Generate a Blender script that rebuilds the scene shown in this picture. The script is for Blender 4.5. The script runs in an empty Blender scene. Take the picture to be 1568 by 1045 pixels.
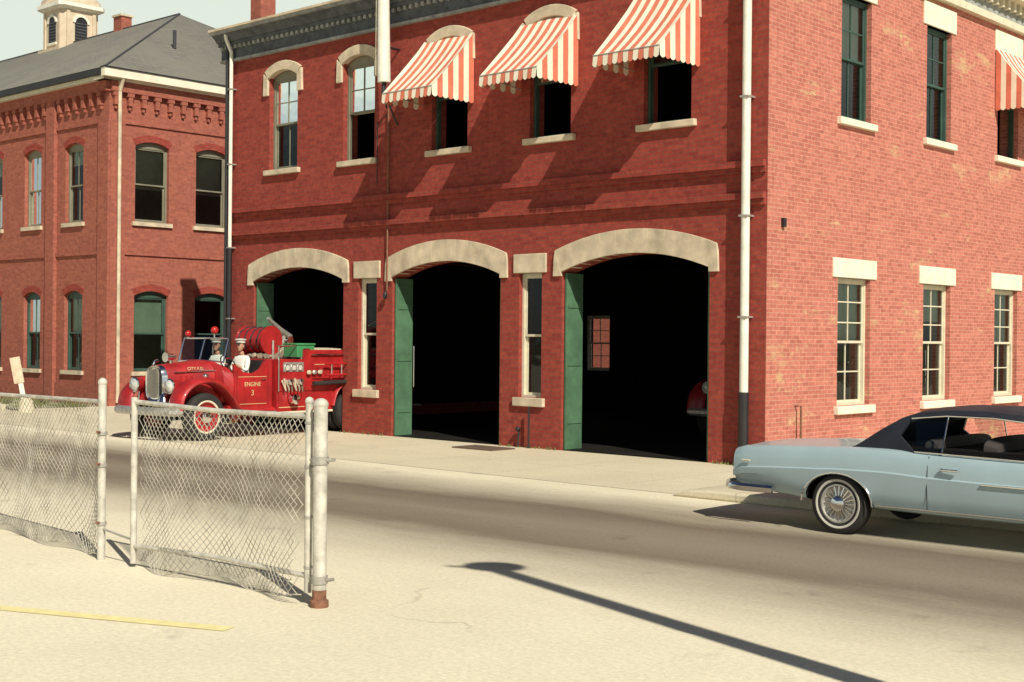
import bpy, bmesh, math, random
from mathutils import Vector, Matrix
random.seed(4)
sc = bpy.context.scene
R = math.radians
# ---------------------------------------------------------------- materials
def nodes(name):
    m = bpy.data.materials.new(name); m.use_nodes = True
    nt = m.node_tree
    return m, nt, nt.nodes["Principled BSDF"]
def mixrgb(nt, fac, a, b, mode='MIX'):
    n = nt.nodes.new("ShaderNodeMix"); n.data_type = 'RGBA'; n.blend_type = mode
    for sock, v in ((n.inputs[0], fac), (n.inputs[6], a), (n.inputs[7], b)):
        if isinstance(v, bpy.types.NodeSocket): nt.links.new(v, sock)
        elif isinstance(v, (int, float)): sock.default_value = v
        else: sock.default_value = (*v[:3], 1)
    return n.outputs[2]
def noise(nt, vec, scale, detail=4, rough=.55):
    n = nt.nodes.new("ShaderNodeTexNoise"); n.inputs['Scale'].default_value = scale
    n.inputs['Detail'].default_value = detail; n.inputs['Roughness'].default_value = rough
    nt.links.new(vec, n.inputs['Vector']); return n.outputs['Fac']
def maprange(nt, v, a, b, c=0, d=1):
    n = nt.nodes.new("ShaderNodeMapRange"); n.inputs[1].default_value = a; n.inputs[2].default_value = b
    n.inputs[3].default_value = c; n.inputs[4].default_value = d
    nt.links.new(v, n.inputs[0]); return n.outputs[0]
def gray(nt, v):
    g = nt.nodes.new("ShaderNodeCombineXYZ")
    for i in range(3): nt.links.new(v, g.inputs[i])
    return g.outputs[0]
def objco(nt):
    return nt.nodes.new("ShaderNodeTexCoord").outputs['Object']
def bump(nt, bsdf, h, strength, dist=.01):
    b = nt.nodes.new("ShaderNodeBump"); b.inputs['Strength'].default_value = strength
    b.inputs['Distance'].default_value = dist
    nt.links.new(h, b.inputs['Height']); nt.links.new(b.outputs[0], bsdf.inputs['Normal'])
def M(name, col, rough=.7, metal=0, var=.18, vs=2.5, bmp=0, bs=60, coat=0, spec=None):
    m, nt, b = nodes(name)
    co = objco(nt)
    f = maprange(nt, noise(nt, co, vs, 5, .6), .3, .7)
    dark = tuple(c*(1-var) for c in col); light = tuple(min(1, c*(1+var)) for c in col)
    nt.links.new(mixrgb(nt, f, dark, light), b.inputs['Base Color'])
    b.inputs['Roughness'].default_value = rough; b.inputs['Metallic'].default_value = metal
    if coat: b.inputs['Coat Weight'].default_value = coat; b.inputs['Coat Roughness'].default_value = .08
    if spec is not None: b.inputs['Specular IOR Level'].default_value = spec
    if bmp: bump(nt, b, noise(nt, co, bs, 3), bmp)
    return m
def brick(name, c1, c2, mortar, patch=None, pthr=.62):
    m, nt, b = nodes(name)
    co = objco(nt)
    sx = nt.nodes.new("ShaderNodeSeparateXYZ"); nt.links.new(co, sx.inputs[0])
    add = nt.nodes.new("ShaderNodeMath"); nt.links.new(sx.outputs[0], add.inputs[0]); nt.links.new(sx.outputs[1], add.inputs[1])
    cb = nt.nodes.new("ShaderNodeCombineXYZ"); nt.links.new(add.outputs[0], cb.inputs[0]); nt.links.new(sx.outputs[2], cb.inputs[1])
    br = nt.nodes.new("ShaderNodeTexBrick"); nt.links.new(cb.outputs[0], br.inputs['Vector'])
    br.inputs['Scale'].default_value = 1; br.inputs['Mortar Size'].default_value = .008
    br.inputs['Mortar Smooth'].default_value = .3
    br.inputs['Brick Width'].default_value = .215; br.inputs['Row Height'].default_value = .074
    br.inputs['Color1'].default_value = (*c1, 1); br.inputs['Color2'].default_value = (*c2, 1); br.inputs['Mortar'].default_value = (*mortar, 1)
    col = br.outputs['Color']
    if patch:
        mp = nt.nodes.new("ShaderNodeMapping"); mp.inputs['Scale'].default_value = (.45, 1.3, 1); mp.inputs['Location'].default_value = (3.1, 2.2, 0); nt.links.new(cb.outputs[0], mp.inputs[0])
        f = maprange(nt, noise(nt, mp.outputs[0], 1.0, 5, .7), pthr, pthr+.06, 0, .8)
        wn = nt.nodes.new("ShaderNodeTexBrick"); nt.links.new(cb.outputs[0], wn.inputs['Vector'])
        wn.inputs['Scale'].default_value = 1; wn.inputs['Brick Width'].default_value = .215; wn.inputs['Row Height'].default_value = .074; wn.inputs['Mortar Size'].default_value = 0
        wn.inputs['Color1'].default_value = (0, 0, 0, 1); wn.inputs['Color2'].default_value = (1, 1, 1, 1)
        mm = nt.nodes.new("ShaderNodeMath"); mm.operation = 'MULTIPLY'; nt.links.new(f, mm.inputs[0]); nt.links.new(wn.outputs['Color'], mm.inputs[1])
        col = mixrgb(nt, mm.outputs[0], col, patch)
    fine = maprange(nt, noise(nt, cb.outputs[0], 9, 4, .7), .3, .7, .8, 1.2)
    col = mixrgb(nt, 1, col, gray(nt, fine), 'MULTIPLY')
    nt.links.new(col, b.inputs['Base Color']); b.inputs['Roughness'].default_value = .95
    b.inputs['Specular IOR Level'].default_value = .08
    return m
brick_front = brick("brick_front", (.36, .07, .05), (.27, .048, .038), (.22, .08, .062))  # same brick as the side wall; darker red paints in the grazing shade
brick_side_lit = brick("brick_side_lit", (.53, .19, .145), (.41, .135, .105), (.52, .27, .2), patch=(.6, .41, .23), pthr=.58)  # paler pink paints washed-out sunlight into the same brick; tan patches are repairs
brick_b2 = brick("brick_hall", (.4, .13, .088), (.31, .095, .068), (.3, .13, .1))
def glassmat():
    m = bpy.data.materials.new("window_glass"); m.use_nodes = True; nt = m.node_tree; nt.nodes.clear()
    o = nt.nodes.new("ShaderNodeOutputMaterial"); mx = nt.nodes.new("ShaderNodeMixShader")
    t = nt.nodes.new("ShaderNodeBsdfTransparent"); t.inputs[0].default_value = (.75, .82, .8, 1)
    g = nt.nodes.new("ShaderNodeBsdfGlossy"); g.inputs['Roughness'].default_value = .03; g.inputs[0].default_value = (.9, .95, .95, 1)
    fr = nt.nodes.new("ShaderNodeFresnel"); fr.inputs[0].default_value = 1.5
    co = objco(nt); bp = nt.nodes.new("ShaderNodeBump"); bp.inputs['Strength'].default_value = .15; bp.inputs['Distance'].default_value = .02
    nt.links.new(noise(nt, co, 3, 1), bp.inputs['Height']); nt.links.new(bp.outputs[0], g.inputs['Normal'])
    nt.links.new(fr.outputs[0], mx.inputs[0]); nt.links.new(t.outputs[0], mx.inputs[1]); nt.links.new(g.outputs[0], mx.inputs[2]); nt.links.new(mx.outputs[0], o.inputs[0])
    return m
GLASS = glassmat()
STONE = M("limestone_trim", (.6, .5, .36), .85, var=.28, vs=3, bmp=.3)
STONEW = M("painted_lintel", (.78, .73, .58), .8, var=.12, vs=4, bmp=.2)
CREAM = M("cream_paint", (.66, .61, .46), .6, var=.12, vs=6)
WHITE = M("white_paint", (.8, .77, .66), .5, var=.12, vs=5)
CUPO = M("cupola_paint", (.6, .49, .36), .7, var=.15, vs=3)
CORN = M("cornice_paint", (.085, .095, .105), .8, var=.4, vs=5, bmp=.3)
CORN2 = M("cornice_moulding_paint", (.3, .31, .29), .8, var=.35, vs=5)
SASHG = M("sash_green_paint", (.045, .09, .07), .5, var=.2)
SASHT = M("sash_tan_paint", (.22, .21, .15), .6, var=.15)
BLIND = M("window_shade", (.5, .52, .4), .9, var=.12, vs=1)
BLACKP = M("black_iron", (.02, .018, .02), .5, var=.3)
DARK = M("dark_interior", (.009, .008, .008), .95, var=.4, vs=1, spec=.1)  # near-black puts the shade of unlit rooms and cavities into the colour
FLOOR = M("garage_floor", (.014, .012, .01), .75, var=.4, vs=.8, spec=.2)  # near-black puts the shadow inside the doorways into the floor colour
GREEN = M("green_door_paint", (.07, .155, .085), .7, var=.3, vs=3)
ROOFT = M("roof_tar", (.05, .05, .055), .9)
RUST = M("rust", (.22, .1, .06), .9, var=.4, vs=20)
GALV = M("galvanised_steel", (.42, .4, .36), .5, .4, var=.25, vs=15)
GALVW = M("fence_paint", (.56, .53, .46), .6, .15, var=.3, vs=9)
WIRE = M("fence_wire", (.5, .47, .4), .5, .3, var=.5, vs=5)
CHROME = M("chrome", (.8, .8, .8), .12, 1, var=.05)
RUBBER = M("tyre_rubber", (.022, .02, .02), .8, var=.3, vs=8)
def slate():
    m, nt, b = nodes("slate_roof"); co = objco(nt)
    sx = nt.nodes.new("ShaderNodeSeparateXYZ"); nt.links.new(co, sx.inputs[0])
    add = nt.nodes.new("ShaderNodeMath"); nt.links.new(sx.outputs[0], add.inputs[0]); nt.links.new(sx.outputs[1], add.inputs[1])
    cb = nt.nodes.new("ShaderNodeCombineXYZ"); nt.links.new(add.outputs[0], cb.inputs[0]); nt.links.new(sx.outputs[2], cb.inputs[1])
    br = nt.nodes.new("ShaderNodeTexBrick"); nt.links.new(cb.outputs[0], br.inputs['Vector']); br.inputs['Scale'].default_value = 1
    br.inputs['Brick Width'].default_value = .3; br.inputs['Row Height'].default_value = .12; br.inputs['Mortar Size'].default_value = .008
    br.inputs['Color1'].default_value = (.17, .165, .145, 1); br.inputs['Color2'].default_value = (.23, .22, .185, 1); br.inputs['Mortar'].default_value = (.09, .085, .08, 1)
    f = maprange(nt, noise(nt, co, .5, 5), .3, .7)
    nt.links.new(mixrgb(nt, f, br.outputs['Color'], (.22, .21, .17), 'MIX'), b.inputs['Base Color']); b.inputs['Roughness'].default_value = .85
    return m
SLATE = slate()
def groundmat(name, base, dark, sc_=.25, joints=None, lanes=None, crack=(.22, .17, .12), cs=.35, ck=.4):
    m, nt, b = nodes(name); co = objco(nt)
    f = maprange(nt, noise(nt, co, sc_, 8, .62), .32, .68)
    col = mixrgb(nt, f, dark, base)
    f2 = maprange(nt, noise(nt, co, 22, 6, .8), .3, .7, .8, 1.14)
    if lanes:
        sx = nt.nodes.new("ShaderNodeSeparateXYZ"); nt.links.new(co, sx.inputs[0])
        mp = nt.nodes.new("ShaderNodeMapping"); mp.inputs['Scale'].default_value = (.25, 1, 1); nt.links.new(co, mp.inputs[0])
        nz = nt.nodes.new("ShaderNodeMath"); nz.operation = 'MULTIPLY_ADD'; nt.links.new(noise(nt, mp.outputs[0], .9, 6, .65), nz.inputs[0]); nz.inputs[1].default_value = 1.6; nt.links.new(sx.outputs[1], nz.inputs[2])
        cr = nt.nodes.new("ShaderNodeValToRGB"); nt.links.new(maprange(nt, nz.outputs[0], lanes[0], lanes[1]), cr.inputs[0])
        e = cr.color_ramp.elements; e[0].position = 0; e[0].color = (0, 0, 0, 1); e[1].position = 1; e[1].color = (0, 0, 0, 1)
        for p, v in ((.22, .5), (.36, .95), (.52, .85), (.7, 1), (.84, .55)):
            k = e.new(p); k.color = (v, v, v, 1)
        col = mixrgb(nt, cr.outputs[0], col, lanes[2])
    col = mixrgb(nt, 1, col, gray(nt, f2), 'MULTIPLY')
    sp = maprange(nt, noise(nt, co, 1.3, 3, .5), .66, .74, 1, .78)
    col = mixrgb(nt, 1, col, gray(nt, sp), 'MULTIPLY')
    v = nt.nodes.new("ShaderNodeTexVoronoi"); v.feature = 'DISTANCE_TO_EDGE'; v.inputs['Scale'].default_value = cs
    wv = nt.nodes.new("ShaderNodeVectorMath"); wv.operation = 'MULTIPLY_ADD'
    nn = nt.nodes.new("ShaderNodeTexNoise"); nn.inputs['Scale'].default_value = 1.6; nn.inputs['Detail'].default_value = 5; nt.links.new(co, nn.inputs['Vector'])
    nt.links.new(nn.outputs['Color'], wv.inputs[0]); wv.inputs[1].default_value = (.9, .9, 0); nt.links.new(co, wv.inputs[2]); nt.links.new(wv.outputs[0], v.inputs['Vector'])
    cf = maprange(nt, v.outputs['Distance'], .0, .006, ck, 0)
    gate = maprange(nt, noise(nt, co, .45, 2), .5, .65)
    mm = nt.nodes.new("ShaderNodeMath"); mm.operation = 'MULTIPLY'; nt.links.new(cf, mm.inputs[0]); nt.links.new(gate, mm.inputs[1])
    col = mixrgb(nt, mm.outputs[0], col, crack)
    if joints:
        br = nt.nodes.new("ShaderNodeTexBrick"); nt.links.new(co, br.inputs['Vector']); br.inputs['Scale'].default_value = 1; br.offset = 0
        br.inputs['Brick Width'].default_value = joints; br.inputs['Row Height'].default_value = joints; br.inputs['Mortar Size'].default_value = .012
        col = mixrgb(nt, maprange(nt, br.outputs['Fac'], 0, 1, 0, .35), col, crack)
    nt.links.new(col, b.inputs['Base Color']); b.inputs['Roughness'].default_value = .92; b.inputs['Specular IOR Level'].default_value = .15
    bump(nt, b, noise(nt, co, 45, 5, .8), .2, .01)
    return m
CONC = groundmat("apron_concrete", (.72, .65, .48), (.62, .55, .4), .35, joints=2.4)
YARD = groundmat("yard_concrete", (.86, .79, .6), (.76, .69, .52), .3, cs=.22, ck=.6)
ASPH = groundmat("asphalt", (.84, .77, .585), (.74, .67, .5), .3, lanes=(-10.3, -4.0, (.19, .15, .112)), ck=.2)
FAR = groundmat("ground_dirt", (.3, .26, .19), (.2, .18, .12), .1)
GRASS = M("grass_blades", (.16, .17, .05), .9, var=.5, vs=6, bmp=.8)

# ---------------------------------------------------------------- mesh builder
FR = lambda u, o, z: (u, -o, z)
SD = lambda u, o, z: (o, u, z)
class MB:
    def __init__(s): s.V = []; s.F = []; s.I = []; s.S = []; s.m = []
    def mi(s, m):
        if m not in s.m: s.m.append(m)
        return s.m.index(m)
    def add(s, v, f, m, sm=False):
        b = len(s.V); s.V += [tuple(p) for p in v]; k = s.mi(m)
        for q in f: s.F.append([b+i for i in q]); s.I.append(k); s.S.append(sm)
    def box(s, a, b, m, T=None, fr=None):
        v = [Vector((x, y, z)) for x in (a[0], b[0]) for y in (a[1], b[1]) for z in (a[2], b[2])]
        if fr: v = [Vector(fr(*p)) for p in v]
        if T: v = [T @ p for p in v]
        s.add(v, [(0, 1, 3, 2), (4, 6, 7, 5), (0, 4, 5, 1), (2, 3, 7, 6), (0, 2, 6, 4), (1, 5, 7, 3)], m)
    def fbox(s, fr, u0, u1, z0, z1, o0, o1, m): s.box((u0, o0, z0), (u1, o1, z1), m, fr=fr)
    def prism(s, fr, pts, o0, o1, m, sm=False):
        n = len(pts)
        v = [fr(u, o0, z) for u, z in pts]+[fr(u, o1, z) for u, z in pts]
        s.add(v, [list(range(n)), list(range(n, 2*n))]+[(i, (i+1) % n, n+(i+1) % n, n+i) for i in range(n)], m, sm)
    def face(s, pts, m): s.add(pts, [list(range(len(pts)))], m)
    def loft(s, rings, m, cap=True, sm=True, close=True):
        n = len(rings[0]); v = [p for r in rings for p in r]; f = []
        for i in range(len(rings)-1):
            for j in range(n if close else n-1):
                f.append((i*n+j, i*n+(j+1) % n, (i+1)*n+(j+1) % n, (i+1)*n+j))
        s.add(v, f, m, sm)
        if cap: s.add(rings[0], [list(range(n))], m); s.add(rings[-1], [list(range(n))], m)
    def path(s, P, r, m, n=8, sm=True, rs=None):
        P = [Vector(p) for p in P]; rings = []
        for i, p in enumerate(P):
            t = (P[min(i+1, len(P)-1)]-P[max(i-1, 0)]).normalized()
            up = Vector((0, 0, 1)) if abs(t.z) < .9 else Vector((1, 0, 0))
            a = t.cross(up).normalized(); b = t.cross(a)
            rr = rs[i] if rs else r
            rings.append([p+a*rr*math.cos(2*math.pi*(k+.5)/n)+b*rr*math.sin(2*math.pi*(k+.5)/n) for k in range(n)])
        s.loft(rings, m, True, sm)
    def lathe(s, prof, T, m, n=28, sm=True, cap=True):
        rings = [[T @ Vector((r*math.cos(2*math.pi*k/n), r*math.sin(2*math.pi*k/n), h)) for k in range(n)] for r, h in prof]
        s.loft(rings, m, cap, sm)
    def ball(s, c, r, m, T=None, n=12):
        c = Vector(c); r = r if hasattr(r, '__len__') else (r, r, r); rings = []
        for i in range(n//2+1):
            a = -math.pi/2+math.pi*i/(n//2); cc = max(math.cos(a), .02)
            rings.append([c+Vector((r[0]*cc*math.cos(2*math.pi*k/n), r[1]*cc*math.sin(2*math.pi*k/n), r[2]*math.sin(a))) for k in range(n)])
        if T: rings = [[T @ p for p in q] for q in rings]
        s.loft(rings, m)
    def mesh(s, name):
        me = bpy.data.meshes.new(name); me.from_pydata(s.V, [], s.F)
        for m in s.m: me.materials.append(m)
        me.polygons.foreach_set('material_index', s.I); me.polygons.foreach_set('use_smooth', s.S)
        bm = bmesh.new(); bm.from_mesh(me); bmesh.ops.recalc_face_normals(bm, faces=bm.faces); bm.to_mesh(me); bm.free()
        try: me.set_sharp_from_angle(angle=R(40))
        except Exception: pass
        return me
    def make(s, name, parent=None, loc=(0, 0, 0), rz=0, bevel=0):
        o = bpy.data.objects.new(name, s.mesh(name)); sc.collection.objects.link(o)
        o.parent = parent; o.location = loc; o.rotation_euler = (0, 0, rz)
        if bevel:
            b = o.modifiers.new("bevel", 'BEVEL'); b.width = bevel; b.segments = 2; b.limit_method = 'ANGLE'; b.angle_limit = R(50)
        return o
def empty(name, loc=(0, 0, 0), rz=0, parent=None):
    o = bpy.data.objects.new(name, None); sc.collection.objects.link(o); o.location = loc; o.rotation_euler = (0, 0, rz); o.parent = parent
    o.empty_display_size = .2; return o
def boolean(o, cut, name=None):
    md = o.modifiers.new("b", 'BOOLEAN'); md.operation = 'DIFFERENCE'; md.object = cut; md.solver = 'EXACT'
    bpy.context.view_layer.update()
    dg = bpy.context.evaluated_depsgraph_get()
    me = bpy.data.meshes.new_from_object(o.evaluated_get(dg)); o.modifiers.clear(); o.data = me
    bpy.data.objects.remove(cut)
def arch(u0, u1, zs, rise, n=14, t=0):
    w = u1-u0; Rr = (w*w/4+rise*rise)/(2*rise); cz = zs+rise-Rr; a = math.asin(w/2/Rr); cu = (u0+u1)/2
    return [(cu+(Rr+t)*math.sin(-a+2*a*i/n), cz+(Rr+t)*math.cos(-a+2*a*i/n)) for i in range(n+1)]
def opening(u0, u1, z0, z1, rise=0):
    if rise: return [(u1, z0), (u0, z0)][::-1]+arch(u0, u1, z1-rise, rise)[::-1]
    return [(u0, z0), (u1, z0), (u1, z1), (u0, z1)]
def wall(name, parent, fr, u0, u1, z0, z1, th, holes, mat):
    w = MB(); w.fbox(fr, u0, u1, z0, z1, -th, 0, mat); o = w.make(name, parent)
    if holes:
        c = MB()
        for h in holes: c.prism(fr, opening(*h), -th-.2, .2, mat)
        cut = c.make("cut", parent); boolean(o, cut)
        for p in o.data.polygons: p.use_smooth = False
    return o
def window(mb, fr, u0, u1, z0, z1, rise=0, sash=None, glass=True, lower=True, shade=0, nx=2, nz=2, deep=.12, lnz=None, blind=None):
    sash = sash or SASHG; f = .055; lnz = nz if lnz is None else lnz
    zs = z1-rise
    mb.fbox(fr, u0, u0+f, z0, zs, -deep-.1, -deep, sash); mb.fbox(fr, u1-f, u1, z0, zs, -deep-.1, -deep, sash)
    mb.fbox(fr, u0+f, u1-f, z0, z0+.05, -deep-.1, -deep, sash)
    if rise: mb.prism(fr, arch(u0, u1, zs, rise)+[(u1, zs-f), (u0, zs-f)], -deep-.1, -deep, sash)
    else: mb.fbox(fr, u0+f, u1-f, z1-f, z1, -deep-.1, -deep, sash)
    zt = zs-f if rise else z1-f; zb = z0+.05; zm = (zt+zb)/2
    a, b = u0+f, u1-f; g = .045
    def sashf(za, zb_, o, rows, cols):
        mb.fbox(fr, a, a+g, za, zb_, o-.035, o, sash); mb.fbox(fr, b-g, b, za, zb_, o-.035, o, sash)
        mb.fbox(fr, a+g, b-g, za, za+g, o-.035, o, sash); mb.fbox(fr, a+g, b-g, zb_-g, zb_, o-.035, o, sash)
        for i in range(1, cols):
            u = a+(b-a)*i/cols; mb.fbox(fr, u-.012, u+.012, za+g, zb_-g, o-.028, o-.005, sash)
        for j in range(1, rows):
            z = za+(zb_-za)*j/rows; mb.fbox(fr, a+g, b-g, z-.012, z+.012, o-.03, o-.008, sash)
        if glass: mb.face([fr(a+g, o-.02, za+g), fr(b-g, o-.02, za+g), fr(b-g, o-.02, zb_-g), fr(a+g, o-.02, zb_-g)], GLASS)
    sashf(zm-.02, zt, -deep-.02, nz, nx)
    if lower: sashf(zb, zm+.02, -deep-.065, lnz, nx)
    else: sashf(zm+.02, zt-.02, -deep-.065, lnz, nx)
    if shade:
        zz = zt-(zt-zb)*shade
        mb.fbox(fr, a, b, zz, zt, -deep-.135, -deep-.125, blind or BLIND)
        mb.fbox(fr, a, b, zz-.02, zz, -deep-.14, -deep-.12, CREAM)

# ---------------------------------------------------------------- world frame
C = (4.24, 22.9, 0); A = R(-42.69)
def loc2w(x, y, z=0):
    v = Matrix.Rotation(A, 4, 'Z') @ Vector((x, y, z)); return (v.x+C[0], v.y+C[1], z)
def sheet(name, x0, x1, y0, y1, z, mat):
    m = MB(); m.face([(x0, y0, z), (x1, y0, z), (x1, y1, z), (x0, y1, z)], mat); return m.make(name, None, C, A)
sheet("ground", -900, 900, -900, 900, -.004, FAR)
sheet("street", -90, 60, -11.5, -4.3, .0, ASPH)
sheet("pavement_apron", -90, 60, -4.3, 0, .004, CONC)
sheet("yard_pavement", -90, 60, -60, -11.5, .004, YARD)
sheet("alley_pavement", -23.4, -15.04, 0, 30, .003, CONC)
sheet("side_yard_pavement", .01, 60, 0, 40, .003, CONC)
sheet("grass_strip", -60, -23.4, -1.2, 1.7, .012, GRASS)
m = MB()
m.prism(lambda u, o, z: (u, o, z), [(1.35, .0), (30, .0), (30, .12), (2.0, .12), (1.6, .10)], -4.5, -.3, CONC)
m.make("sidewalk", None, C, A, bevel=.03)
m = MB()
m.box((-60, -1.4, 0), (-23.6, -1.2, .13), CONC); m.make("kerb", None, C, A, bevel=.02)
m = MB()
for i in range(2500):
    x = random.uniform(-42, -23.5); y = random.uniform(-1.1, 1.6); h = random.uniform(.05, .18); a = random.uniform(0, 6.28)
    m.face([(x, y, .01), (x+.05*math.cos(a), y+.05*math.sin(a), .01), (x+.06*math.sin(a), y+.04, h)], GRASS)
m.make("grass", None, C, A)
m = MB()
for i in range(260):
    x = random.choice([random.uniform(-10.8, -9.3), random.uniform(-6.05, -4.55), random.uniform(-15, -14.2), random.uniform(-1.0, 0)])
    y = -random.uniform(.02, .12); h = random.uniform(.02, .09); a = random.uniform(0, 6.28)
    m.face([(x, y, .005), (x+.03*math.cos(a), y-.02, .005), (x+.03*math.sin(a), y-.01, h)], GRASS)
m.make("weeds", None, C, A)
YEL = M("yellow_paint", (.88, .78, .38), .7, var=.12, vs=8)
m = MB(); d = Vector((1.91, -.68, 0)).normalized(); nrm = Vector((-d.y, d.x, 0))*.075; p0 = Vector((-8, 12.07, .009)); p1 = Vector((-2.03, 9.94, .009))
m.face([p0-nrm, p1-nrm, p1+nrm, p0+nrm], YEL); m.make("yellow_line")
m = MB(); m.box((-6.25, -1.15, .005), (-5.2, -.5, .03), M("rubber_mat", (.13, .085, .06), .9)); m.make("door_mat", None, C, A)

# ---------------------------------------------------------------- fire station
FS = empty("fire_station", C, A)
doors = [(-14.1, -10.84), (-9.245, -6.085), (-4.49, -1.14)]
nws = [(-10.34, -9.74), (-5.59, -5.0)]
ups = [-13.03, -10.38, -7.565, -4.835, -2.08]
L = -15.03; D = 12.5
holes = [(a, b, -.2, 3.68, .3) for a, b in doors]+[(a, b, .97, 3.38) for a, b in nws]+[(u-.52, u+.52, 5.97, 8.27, .16) for u in ups]
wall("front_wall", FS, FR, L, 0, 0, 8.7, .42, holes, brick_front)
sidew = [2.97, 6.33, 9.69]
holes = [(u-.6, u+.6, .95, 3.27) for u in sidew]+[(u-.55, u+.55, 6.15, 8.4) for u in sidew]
wall("side_wall", FS, SD, .42, D, 0, 8.95, .42, holes, brick_side_lit)
m = MB(); m.box((-.42, .002, 8.7), (0, .42, 8.95), brick_side_lit)
m.box((.0, .002, 0), (.006, .42, 8.95), brick_side_lit)
m.make("corner_pier", FS)
m = MB()
m.box((L, .42, 0), (L+.4, D, 8.95), brick_front)
m.make("left_wall", FS)
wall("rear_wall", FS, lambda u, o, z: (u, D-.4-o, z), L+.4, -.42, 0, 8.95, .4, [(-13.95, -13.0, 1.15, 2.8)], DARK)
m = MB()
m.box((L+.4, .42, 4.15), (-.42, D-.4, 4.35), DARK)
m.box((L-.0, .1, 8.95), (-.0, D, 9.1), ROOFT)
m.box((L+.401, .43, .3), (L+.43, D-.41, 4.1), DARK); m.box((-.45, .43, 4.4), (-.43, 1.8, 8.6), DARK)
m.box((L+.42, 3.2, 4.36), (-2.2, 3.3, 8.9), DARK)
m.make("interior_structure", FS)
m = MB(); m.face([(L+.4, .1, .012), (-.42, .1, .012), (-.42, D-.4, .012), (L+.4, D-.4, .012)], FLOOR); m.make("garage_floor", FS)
m = MB()
for a, b in doors:
    inner = arch(a, b, 3.38, .3, 20); outer = arch(a, b, 3.38, .3, 20, .44)
    N = 20; k = 0
    while k < N:
        j = min(N, k+2)
        m.prism(FR, inner[k:j+1]+outer[k:j+1][::-1], -.3, .045, STONE); k = j
    m.prism(FR, [inner[0], outer[0], (outer[0][0]-.03, outer[0][1]-.12), (a-.2, 3.3), (a, 3.3)], -.1, .047, STONE)
    m.prism(FR, [inner[-1], outer[-1], (outer[-1][0]+.03, outer[-1][1]-.12), (b+.2, 3.3), (b, 3.3)], -.1, .047, STONE)
m.make("door_arches", FS, bevel=.006)
m = MB()
for a, b in nws:
    m.fbox(FR, a-.13, b+.12, 3.38, 3.75, -.3, .04, STONE); m.fbox(FR, a-.1, b+.1, .8, .968, -.3, .07, STONE)
for u in ups:
    m.fbox(FR, u-.64, u+.64, 5.85, 5.97, -.3, .09, STONE)
    i0 = arch(u-.54, u+.54, 8.1, .16, 10); o0 = arch(u-.54, u+.54, 8.1, .16, 10, .22)
    m.prism(FR, i0+o0[::-1], -.1, .06, STONE)
    for sgn in (-1, 1):
        e = u+sgn*.54; f_ = u+sgn*.70
        m.prism(FR, [(e, 8.11), (f_, 8.24), (f_+sgn*.02, 7.72), (e+sgn*.003, 7.72)], -.05, .058, STONE)
for u in sidew:
    m.fbox(SD, u-.8, u+.8, 3.27, 3.62, -.3, .03, STONEW); m.fbox(SD, u-.7, u+.7, .8, .948, -.3, .09, STONEW)
    m.fbox(SD, u-.72, u+.72, 8.4, 8.86, -.3, .03, STONEW); m.fbox(SD, u-.68, u+.68, 6.02, 6.148, -.3, .09, STONEW)
m.make("stone_trim", FS, bevel=.012)
m = MB()
for z0, z1, o in ((5.04, 5.15, .11), (4.94, 5.04, .05), (4.5, 4.61, .11), (4.40, 4.5, .05)):
    m.fbox(FR, L, -.02, z0, z1, .001, o, brick_front)
m.make("brick_belts", FS)
m = MB()
def cornice(fr, u0, u1, z):
    m.fbox(fr, u0, u1, z, z+.06, -.05, .1, CORN2)
    m.fbox(fr, u0, u1, z+.06, z+.36, -.05, .06, CORN)
    k = u0+.05
    while k < u1-.1:
        m.fbox(fr, k, k+.09, z+.30, z+.38, .061, .13, CORN2); k += .18
    m.fbox(fr, u0, u1, z+.38, z+.46, -.05, .16, CORN)
    m.prism(lambda u, o, zz: fr(o, u, zz), [(.0, z+.46), (.2, z+.46), (.28, z+.56), (.36, z+.62), (.0, z+.62)], u0, u1, CORN)
    m.fbox(fr, u0, u1, z+.62, z+.69, -.05, .42, CORN2)
    m.fbox(fr, u0, u1, z+.69, z+.74, -.05, .46, STONE)
cornice(FR, L-.36, .36, 8.69)
m.fbox(SD, .1, D+.2, 8.951, 9.1, -.0, .14, CREAM)
m.fbox(SD, .4, D+.2, 9.1, 9.5, -.3, .08, CORN2)
k = .5
while k < D: m.fbox(SD, k, k+.1, 9.3, 9.5, .081, .2, CREAM); k += .3
m.fbox(SD, .45, D+.2, 9.5, 9.75, -.3, .38, CREAM)
m.make("cornice", FS)
m = MB()
for i, (a, b) in enumerate(nws): window(m, FR, a, b, .97, 3.38, 0, CREAM, nx=1, nz=1, deep=.1, shade=0)
for i, u in enumerate(ups):
    window(m, FR, u-.52, u+.52, 5.97, 8.27, .16, SASHT if i < 2 else SASHG, nx=2, nz=2, lnz=1, shade=(.5, .5)[i] if i < 2 else 0, lower=(i < 1), deep=.12)
for i, u in enumerate(sidew):
    window(m, SD, u-.6, u+.6, .95, 3.27, 0, CREAM, nx=2, nz=3, lnz=2, shade=(.5, .3, .5)[i], deep=.1)
    window(m, SD, u-.55, u+.55, 6.15, 8.4, 0, SASHG, nx=2, nz=2, lnz=1, shade=(.5, 0, .2)[i], deep=.1, lower=(i < 2))
window(m, lambda u, o, z: (u, D-.4-o, z), -13.95, -13.0, 1.15, 2.8, 0, CREAM, nx=2, nz=2, glass=False)
m.make("windows", FS)
m = MB()
for a, b in doors:
    m.box((a+.02, .06, .015), (a+.07, .54, 3.36), GREEN); m.box((b-.07, .06, .015), (b-.02, .54, 3.36), GREEN)
    for z in (.5, 1.6, 2.7): m.box((a+.07, .1, z), (a+.085, .5, z+.12), GREEN)
m.make("open_doors", FS, bevel=.006)
m = MB()
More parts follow.
